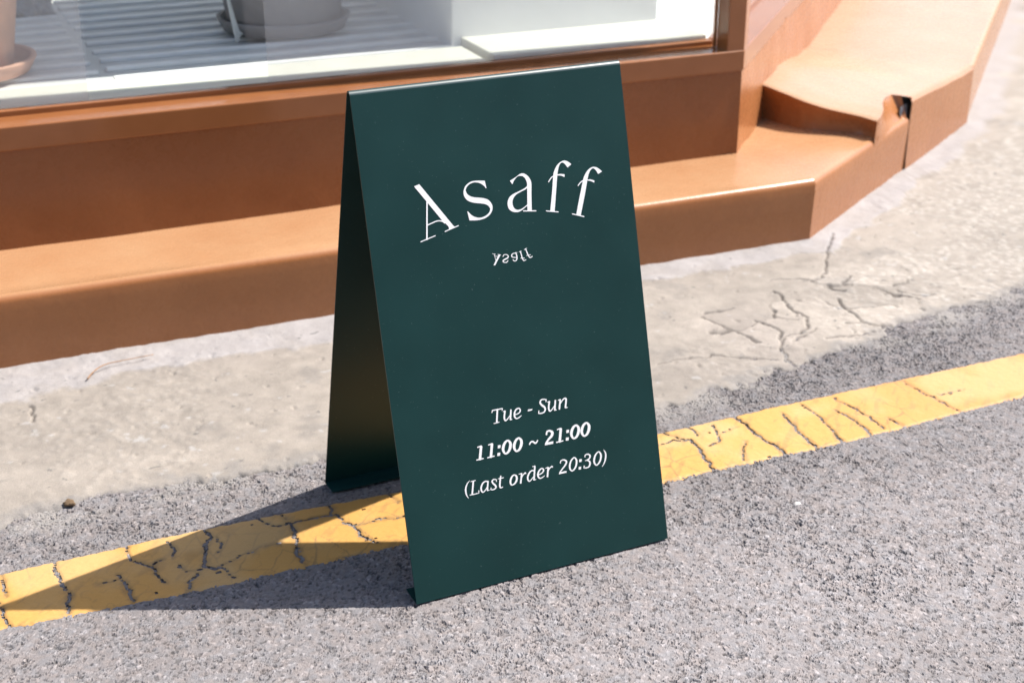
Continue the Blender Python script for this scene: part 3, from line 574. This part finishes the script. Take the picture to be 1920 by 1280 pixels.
# raised, broken slab lying over the far part of the angled stretch
def slab():
    ss = np.concatenate([np.linspace(.41, .72, 44), np.linspace(.735, L2, 26)]); vs = np.concatenate([np.linspace(0, .16, 12), np.linspace(.19, 1, 30)])
    V = np.zeros((len(ss), len(vs), 3)); keep = np.ones((len(ss) - 1, len(vs) - 1), bool)
    for i, s in enumerate(ss):
        for j, v in enumerate(vs):
            s2 = s
            if s < .70: s2 = s + (1 - (s - .41) / .29) * (.020 * math.sin(v * 7.5 + .6) + .014 * (float(vnoise(np.array(v * 1.), np.array(.3), .13, 80)) - .5) - .03 * v)
            inset = .055 * float(sstep(.42, .64, s)) * (1 - float(sstep(.678, .690, s))) if s < .70 else 0
            o = dout(s2); w = dwal(s2); L_ = np.linalg.norm(w - o)
            vv_ = (inset / L_) + v * (1 - inset / L_) if inset else v
            hump = .072 * (.36 + .64 * float(sstep(0, .95, vv_))) * (1 - float(sstep(.58, 1.28, s)))
            zz = ZB + hump - (.005 * (1 - float(sstep(0, .10, s - .41))) * (1 - v)) - .02 * float(sstep(.95, 1.0, v)) * (1 - float(sstep(.9, 1.1, s)))
            zz -= .004 * (1 - min(1, (s - .41) / .015)) ** 2
            if s > .695: zz -= .016 * (1 - min(1, v * L_ / .018)) ** 2
            p = o + (w - o) * vv_
            V[i, j] = (p[0], p[1], zz + .003 * (float(vnoise(np.array(p[0]), np.array(p[1]), .09, 81)) - .5))
    for i in range(len(ss) - 1):
        for j in range(len(vs) - 1):
            if .680 < ss[i] < .690 and vs[j] < .012: keep[i, j] = False
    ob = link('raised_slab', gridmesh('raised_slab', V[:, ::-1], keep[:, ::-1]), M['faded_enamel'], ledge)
    # broken front face down to the lower tread
    rows = []
    for k, q_ in enumerate(np.linspace(0, 1, 7)):
        row = []
        for j in range(len(vs)):
            t = V[0, j]; inn = D2 * (.012 * math.sin(q_ * 3.0) + .010 * q_)
            zb = ZA - .01
            row.append((t[0] + inn[0] + .004 * (random.random() - .5) * (0 < k), t[1] + inn[1], t[2] + (zb - t[2]) * q_))
        rows.append(row)
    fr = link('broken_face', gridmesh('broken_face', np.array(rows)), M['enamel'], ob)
    # chipped facet on the outer side, from the lip down to the face of the ledge
    ii = [i for i in range(len(ss)) if ss[i] <= .686]; rows = []
    for q_ in np.linspace(0, 1, 6):
        row = []
        for i in ii:
            a = V[i, 0]; b = np.array([*dout(ss[i]), ZA - .02]); jit = .005 * (float(vnoise(np.array(ss[i]), np.array(q_), .03, 83)) - .5)
            p = a + (b - a) * q_; p[2] += jit; row.append(p)
        rows.append(row)
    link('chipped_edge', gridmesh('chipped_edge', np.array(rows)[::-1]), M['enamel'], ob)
    # far half of the outer face, beyond the open joint
    rows = []; ff = [i for i in range(len(ss)) if ss[i] >= .69]
    for q_ in np.linspace(0, 1, 10):
        rows.append([(V[i, 0][0], V[i, 0][1], -.04 + (V[i, 0][2] + .04) * q_) if ss[i] > .70 or True else 0 for i in ff])
    R_ = np.array(rows); R_[:, 0, :2] = dout(.701); link('outer_face', gridmesh('outer_face', R_), M['enamel'], ob)
    n2 = np.array([-.523, .852])
    link('crack_core', gridmesh('crack_core', np.array([[(*(dout(a) + n2 * (.004 + .012 * q_ + .008 * random.random())), .10 + (ZB - .10) * q_) for a in np.linspace(.655, .715, 9)] for q_ in np.linspace(0, 1, 9)])), M['dark'], ob)
slab()
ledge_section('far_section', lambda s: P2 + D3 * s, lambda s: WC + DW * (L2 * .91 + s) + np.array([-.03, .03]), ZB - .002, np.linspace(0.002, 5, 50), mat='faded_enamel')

# ------------------------------------------------------------------ shop building
def fy_(x, t=0.0): return 1.185 - .037 * x + t              # front wall plane, t = depth behind its face
ZS0, ZS1, ZH = .390, .443, 4.0
bld = empty('shop_building', (1.245, 1.139, 0)); tag(bld, 'brown-painted shop building with big display window and slanted corner', 'building')
def along_front(name, x0, x1, t0, t1, z0, z1, mat, parent=bld, bevel=.0, n=None):
    th = math.atan(-.037)
    bm = bmesh.new(); bmesh.ops.create_cube(bm, size=1)
    for v in bm.verts:
        x = x0 if v.co.x < 0 else x1; t = t0 if v.co.y < 0 else t1; z = z0 if v.co.z < 0 else z1
        v.co = (x + .037 * t, fy_(x) + t, z)
    if bevel: bmesh.ops.bevel(bm, geom=bm.edges[:], offset=bevel, segments=3, profile=.5, affect='EDGES')
    me = bpy.data.meshes.new(name); bm.to_mesh(me); bm.free()
    return link(name, me, mat, parent)
def along_slant(name, s0, s1, t0, t1, z0, z1, mat, parent=bld, bevel=0.0):
    nin = np.array([-.7092, .7050]); bm = bmesh.new(); bmesh.ops.create_cube(bm, size=1)
    for v in bm.verts:
        s = s0 if v.co.x < 0 else s1; t = t0 if v.co.y < 0 else t1; z = z0 if v.co.z < 0 else z1
        p = WC + DW * s + nin * t; v.co = (p[0], p[1], z)
    if bevel: bmesh.ops.bevel(bm, geom=bm.edges[:], offset=bevel, segments=3, profile=.5, affect='EDGES')
    me = bpy.data.meshes.new(name); bm.to_mesh(me); bm.free()
    return link(name, me, mat, parent)
# base wall (slightly uneven render)
def base_wall():
    xs_ = np.concatenate([np.linspace(-5, -1, 10), np.arange(-.95, 1.24, .025), [1.245]]); zs_ = np.linspace(.13, ZS0 + .01, 14)
    V = np.zeros((len(zs_), len(xs_), 3))
    for i, z_ in enumerate(zs_):
        for j, x_ in enumerate(xs_):
            w = .003 * (float(vnoise(np.array(x_), np.array(z_), .2, 90)) - .5) + .0015 * (float(vnoise(np.array(x_), np.array(z_), .04, 91)) - .5) * (1 - (z_ - .16) / .25)
            V[i, j] = (x_, fy_(x_) + w + .004 * float(sstep(.36, .165, np.array(z_))), z_)
    V[:, -1, 1] = fy_(1.245); link('base_wall', gridmesh('base_wall', V), M['shaded_enamel'], bld)
    ss_ = np.concatenate([np.arange(0, 2.4, .04), np.linspace(2.4, 6, 10)]); V = np.zeros((len(zs_), len(ss_), 3))
    for i, z_ in enumerate(zs_):
        for j, s_ in enumerate(ss_):
            w = .008 * (float(vnoise(np.array(s_), np.array(z_), .15, 92)) - .5) * min(1, s_ / .1) + .004 * (float(vnoise(np.array(s_), np.array(z_ * .3), .03, 93)) - .5) * min(1, s_ / .1)
            p = WC + DW * s_ + np.array([.7092, -.7050]) * w; V[i, j] = (p[0], p[1], z_)
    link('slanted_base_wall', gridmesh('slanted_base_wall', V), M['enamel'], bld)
base_wall()
along_front('window_sill', -5, 1.2485, -.004, .085, ZS0, ZS1, M['frame'], bevel=.0035)
along_slant('window_sill', .0, 6, -.004, .085, ZS0 + .001, ZS1 + .001, M['frame'], bevel=.0035)
along_front('glazing_bead', -5, 1.203, .080, .105, ZS1 - .004, ZS1 + .013, M['frame'], bevel=.003)
along_slant('glazing_bead', .05, 6, .080, .105, ZS1 - .004, ZS1 + .013, M['frame'], bevel=.003)
nin = np.array([-.7092, .7050])
pa = (1.197, fy_(1.197) - .002); pb = (1.2465, 1.137); pc = tuple(WC + DW * .048 - nin * .002); pd = tuple(WC + DW * .048 + nin * .045); pe = (1.1985, fy_(1.2) + .052)
prism('corner_post', [pa, pb, pc, pd, pe], ZS1 - .002, ZH + .1, M['frame'], bld, .002)
along_front('window_gasket', 1.190, 1.1965, .052, .060, ZS1 + .002, ZH, M['frame'])
along_front('glass_pane', -5, 1.203, .094, .098, ZS1 + .005, ZH, M['glass'])
along_slant('glass_pane', .041, 6, .094, .098, ZS1 + .005, ZH, M['glass'])
for (x0, x1) in ((-2.2, -.374), (.032, 1.186)):  # sheets added behind the pane to paint in the hazy reflection bands
    o = along_front('haze_sheet', x0, x1, .1000, .1004, ZS1 + .014, 2.2, M['haze']); o['label'] = 'added sheet imitating the hazy reflection on the pane'
along_front('fascia', -5, 1.245, -.02, .35, ZH, 5.2, M['outer'])
along_slant('fascia', 0, 6, -.02, .35, ZH + .001, 5.2, M['outer'])

# unseen building added behind the camera to block sky light and darken reflections
nb = empty('added_building', (1, -6.5, 0)); tag(nb, 'unseen beige building added across the street to shade the shop', 'building')
box('wall', -9, 12, -9, -6.5, -.05, 4.3, M['outer'], nb)
box('roof_coping', -9.1, 12.1, -9.1, -6.42, 4.3, 4.45, M['frame'], nb, .01)
for bx_ in (-7, -3.6, -.4, 3.2, 6.6, 9.6):
    for bz in (1.2,):
        w_ = box('window', bx_ - .65, bx_ + .65, -6.55, -6.46, bz, bz + 1.5, M['frame'], nb, .01)
        for q_ in (-1, 1): box('pane', bx_ + q_ * .31 - .27, bx_ + q_ * .31 + .27, -6.47, -6.445, bz + .08, bz + 1.42, M['dark'], w_)

# interior room behind the window
FZ = .450
room = [(-2.6, fy_(-2.6, .107)), (1.2, fy_(1.2, .107)), tuple(WC + DW * 3.3 + nin * .107), (3.2, 3.6), (-2.6, 3.6)]
def slabpoly(name, pts, z, mat): 
    o = prism(name, pts, z - .02, z, mat); return tag(o, kind='structure')
floor = slabpoly('display_floor', room, FZ - .012, M['groove'])
ceil = slabpoly('ceiling', room, ZH + .15, M['white_wall'])
iw = box('interior_wall', -2.6, 3.4, 3.6, 3.7, FZ - .1, ZH + .2, M['white_wall']); tag(iw, kind='structure')
iw2 = box('interior_wall', -2.7, -2.6, 1.40, 3.7, FZ - .1, ZH + .2, M['white_wall']); tag(iw2, kind='structure')
# ribbed slats of the display floor, two panels meeting at a seam
th = math.atan(-.037)
for panel, (xa, xb, off) in enumerate(((-2.4, -.298, .03), (-.283, .60, .0))):
    for k in range(12):
        t0 = .325 + off + k * .100 - (.0 if panel else .05)
        along_front('slat', xa + random.uniform(0, .006), xb - random.uniform(0, .008), t0, t0 + .020, FZ - .013, FZ - .003 + .0015 * random.random(), M['slat'], floor, bevel=.004)
sb = along_front('inner_sill_board', -2.6, .585, .106, .285, FZ - .012, FZ + .003, M['cream'], floor, bevel=.002)
pl = along_front('stone_slab', .60, 1.20, .108, .62, FZ - .010, FZ + .016, M['cream'], None, bevel=.004)
tag(pl, 'thick cream slab inside the window at the corner', 'slab')
pier = along_front('wall_pier', .575, 1.17, .322, 1.25, FZ - .02, ZH + .16, M['white_wall'], None, bevel=.004)
tag(pier, 'white plastered pier standing inside the shop window', 'pier')

def pot(name, loc, r0, r1, hgt, sr, mat, smat, label, rim=True):
    e = empty(name, loc); tag(e, label, 'plant pot', 'plant pots in the display window')
    lathe('saucer', [(0, .004), (sr * .86, .0), (sr * .90, .002), (sr, .032), (sr, .036), (sr - .010, .037), (sr - .014, .034), (sr * .86, .012), (0, .010)], smat, e, loc)
    prof = [(0, .012), (r0 - .006, .012), (r0, .018)] + [(r0 + (r1 - r0) * q_, .018 + (hgt - .06) * q_) for q_ in np.linspace(.08, 1, 12)]
    prof += [(r1 + .012, hgt - .04), (r1 + .016, hgt - .035), (r1 + .016, hgt - .004), (r1 + .010, hgt), (r1 - .004, hgt), (r1 - .006, hgt - .06), (r1 - .03, hgt - .2)]
    lathe('body', prof, mat, e, loc)
    lathe('soil', [(0, hgt - .045), (r1 - .05, hgt - .04), (r1 - .004, hgt - .05)], M['soil'], e, loc)
    return e
pot('plant_pot', (-.585, 1.705, FZ + .002), .118, .165, .34, .172, M['terracotta'], M['terra_rim'], 'bleached terracotta plant pot on its saucer at the left edge')
pot('plant_pot', (.262, 1.868, FZ + .002), .150, .19, .36, .178, M['greypot'], M['greypot'], 'grey clay plant pot standing on a grey saucer')
cp = [(.082, 1.75, .62), (.084, 1.752, .56), (.090, 1.742, .51), (.098, 1.745, .475), (.102, 1.735, .452)]
e = empty('cord', (.15, 1.74, .45)); tag(e, 'thin white frayed cord hanging beside the grey pot', 'cord')
for k in range(4):
    tube('strand', [(p[0] + .005 * (k - 1.5) * (i / 4 + .2), p[1] + .004 * k, p[2] + .006 * k * (i == 4)) for i, p in enumerate(cp)], [.0028] * 5, M['cord'], e)
def stoneblock():
    bm = bmesh.new(); bmesh.ops.create_cube(bm, size=1); bmesh.ops.subdivide_edges(bm, edges=bm.edges[:], cuts=26, use_grid_fill=True)
    for v in bm.verts:
        p = v.co.copy(); x = np.array(p.x * .9 + p.z * .25); y = np.array(p.y * .6 + p.z * .3)
        n = float(vnoise(x, y, .055, 120)) + .5 * float(vnoise(x, y, .03, 121)) - .7
        v.co = Vector((-.47 + p.x * .42, 2.52 + p.y * .34, FZ + .06 + p.z * .12)) + p.normalized() * n * .03
    me = bpy.data.meshes.new('stone_block'); bm.to_mesh(me); bm.free()
    return link('stone_block', me, M['stone'])
tag(stoneblock(), 'lumpy grey stone block on the display floor behind the terracotta pot', 'stone')

# ------------------------------------------------------------------ the sandwich board: one folded steel sheet
SW, SH = .225, .75885
sign = empty('sandwich_board', (0, 0, 0)); tag(sign, 'dark green folded metal sandwich board with white lettering', 'sign')
TH, RF, FL = .0022, .0070, .042
BOT = .21385; SH = SH + RF * (1 / math.sin(.2690) - 1); SA = math.atan(BOT / SH); SLO = .7884; SL = math.hypot(SH, BOT)
ca, sa = math.cos(SA), math.sin(SA)
def prof_mesh(name, pts, x0, x1, mat, parent, flat=True):
    """pts: outer-surface polyline in (y, z); sheet of thickness TH towards the inside"""
    p = np.array(pts); n = len(p)
    tg = np.gradient(p, axis=0); tg /= np.linalg.norm(tg, axis=1)[:, None]
    nr = np.stack([tg[:, 1], -tg[:, 0]], 1)                   # left-hand normal, flipped below
    inner = p + nr * TH
    v = []; f = []
    for x in (x0, x1):
        for q_ in p: v.append((x, q_[0], q_[1]))
        for q_ in inner: v.append((x, q_[0], q_[1]))
    o = 2 * n
    for k in range(n - 1):
        f.append((k, k + 1, o + k + 1, o + k)); f.append((n + k, o + n + k, o + n + k + 1, n + k + 1))
        f.append((k, n + k, n + k + 1, k + 1)); f.append((o + k, o + k + 1, o + n + k + 1, o + n + k))
    f.append((0, o, o + n, n)); f.append((n - 1, 2 * n - 1, o + 2 * n - 1, o + n - 1))
    me = pymesh(name, v, f); bm = bmesh.new(); bm.from_mesh(me); bmesh.ops.recalc_face_normals(bm, faces=bm.faces)
    for fc in bm.faces: fc.smooth = True
    for ed in bm.edges:
        if ed.calc_face_angle(0) > .8: ed.smooth = False
    bm.to_mesh(me); bm.free()
    return link(name, me, mat, parent)
def on_front(v): return (-v * sa, SH - v * ca)
# front panel with the rounded fold at the top and the rounded bend at its foot
dt = RF * math.tan((math.pi / 2 - SA) / 1) if False else RF / math.tan(SA)
cz = SH - RF / sa                                             # centre of the fold's arc
arc = [(-RF * math.cos(a), cz + RF * math.sin(a)) for a in np.linspace(SA, math.pi - SA, 14)]
front = prof_mesh('front_panel', [on_front(v) for v in np.linspace(SL - .006, dt, 8)], -SW, SW, M['green'], sign)
fold = prof_mesh('fold', arc, -SW, SW, M['green_fold'], sign)
back = prof_mesh('back_panel', [(-q_[0], q_[1]) for q_ in [on_front(v) for v in np.linspace(dt + .00005, SL - .006, 8)]], -SW, SW, M['green'], sign)
y0, z0 = on_front(SL - .006)
def flange(sgn):
    a = [(y0 * 1.0, z0), (y0 - .0006, z0 - .0018), (y0 + .0004, .0040), (y0 + .003, .0036), (y0 + .012, .0040), (y0 + FL, .0050)]
    a = [(sgn * q_[0], q_[1]) for q_ in a]
    return a
prof_mesh('foot_flange', flange(1)[::-1], -SW, SW, M['green'], front)
prof_mesh('foot_flange', flange(-1), -SW, SW, M['green'], back)
for o in list(front.children) + list(back.children) + [front, back]: pass
# lettering
def marching(F, xs_, ys_):
    """filled region F<0 of a grid as a mesh"""
    v, f, cache = [], [], {}
    def vid(key, p):
        if key not in cache: cache[key] = len(v); v.append(p)
        return cache[key]
    ny, nx = F.shape
    inside = F < 0
    act = inside[:-1, :-1] | inside[1:, :-1] | inside[:-1, 1:] | inside[1:, 1:]
    for i, j in zip(*np.nonzero(act)):
        c = [(i, j), (i, j + 1), (i + 1, j + 1), (i + 1, j)]; poly = []
        for k in range(4):
            a, b = c[k], c[(k + 1) % 4]; fa, fb = F[a], F[b]
            if fa < 0: poly.append(vid(a, (xs_[a[1]], ys_[a[0]])))
            if (fa < 0) != (fb < 0):
                t_ = fa / (fa - fb); key = (min(a, b), max(a, b))
                poly.append(vid(key, (xs_[a[1]] + (xs_[b[1]] - xs_[a[1]]) * t_, ys_[a[0]] + (ys_[b[0]] - ys_[a[0]]) * t_)))
        if len(poly) >= 3: f.append(poly)
    return v, f
def poly_sdf(X, Y, pts):
    p = np.asarray(pts); d = np.full(X.shape, 1e9); ins = np.zeros(X.shape, bool)
    for a, b in zip(p, np.roll(p, -1, 0)):
        vx, vy = b - a; L = vx * vx + vy * vy + 1e-12
        t_ = np.clip(((X - a[0]) * vx + (Y - a[1]) * vy) / L, 0, 1); d = np.minimum(d, np.hypot(X - a[0] - t_ * vx, Y - a[1] - t_ * vy))
        if b[1] != a[1]:
            ins ^= ((a[1] > Y) != (b[1] > Y)) & (X < (b[0] - a[0]) * (Y - a[1]) / (b[1] - a[1]) + a[0])
    return np.where(ins, -d, d)
def smooth_poly(pts):
    n = len(pts); out = []
    for i in range(n):
        a, b, c, d = (np.array(pts[k % n][:2], float) for k in (i - 1, i, i + 1, i + 2))
        if pts[i][2]: a = 2 * b - c
        if pts[(i + 1) % n][2]: d = 2 * c - b
        if pts[i][2] and pts[(i + 1) % n][2]: out.append(b); continue
        for k in range(6):
            t_ = k / 6; out.append(.5 * (2 * b + (c - a) * t_ + (2 * a - 5 * b + 4 * c - d) * t_ * t_ + (3 * b - a - 3 * c + d) * t_ ** 3))
    return out
LIFT = .0004
for name, prims in GLYPHS:
    allp = np.array([p[:2] for k, pts in prims for p in pts]); lo = allp.min(0) - 4; hi = allp.max(0) + 4
    big = (hi - lo).max() > 40; st = .42 if big else .17
    gx_ = np.arange(lo[0], hi[0], st); gy_ = np.arange(lo[1], hi[1], st); GX, GY = np.meshgrid(gx_, gy_); F = np.full(GX.shape, 1e9)
    for k, pts in prims:
        if k == 'S':
            closed = len(pts) > 3 and pts[0] == pts[-1]
            sp = catmull(pts[:-1], 6, True) if closed else catmull(pts, 6)
            if closed: sp = np.vstack([sp, sp[:1]])
            F = np.minimum(F, seg_dist(GX, GY, [tuple(q_) for q_ in sp], .5 if big else .44))
        else: F = np.minimum(F, poly_sdf(GX, GY, smooth_poly(pts)))
    v, f = marching(F, gx_, gy_)
    vs = [(a * .001, -(b * .001 + SL - SLO) * sa - LIFT * ca, SH - (b * .001 + SL - SLO) * ca + LIFT * sa) for a, b in v]
    me = pymesh(name, vs, f)
    link(name, me, M['vinyl'], front)

# ------------------------------------------------------------------ litter on the pavement
tw = [(-.520, .812, .014), (-.500, .838, .017), (-.473, .856, .019), (-.43, .862, .018), (-.373, .862, .019)]
e = tube('twig', [tuple(p) for p in catmull(tw, 5)], [.0016 - .0009 * i / 20 for i in range(21)], M['twig']); tag(e, 'thin curved dry twig on the pale mortar at the ledge foot', 'twig')
def blob(name, loc, r, mat, flat=.6, seed=0):
    bm = bmesh.new(); bmesh.ops.create_icosphere(bm, subdivisions=3, radius=1)
    for v in bm.verts:
        p = v.co; n = float(vnoise(np.array(p.x + seed), np.array(p.y + p.z * .7), .6, 130)) - .5
        v.co = Vector(p) * (1 + .7 * n); v.co = Vector((v.co.x * r * 1.2, v.co.y * r, v.co.z * r * flat)) + Vector(loc)
    for fc in bm.faces: fc.smooth = True
    me = bpy.data.meshes.new(name); bm.to_mesh(me); bm.free(); return link(name, me, mat)
o = blob('clod', (-.649, .328, .008), .0085, M['clod'], .7, 3); tag(o, 'small dark brown clod where the concrete meets the asphalt', 'clod')
o = blob('pebble', (.489, -.208, .001), .0062, M['pebble'], .35, 3); tag(o, 'flat pale pebble on the asphalt right of the board', 'pebble')
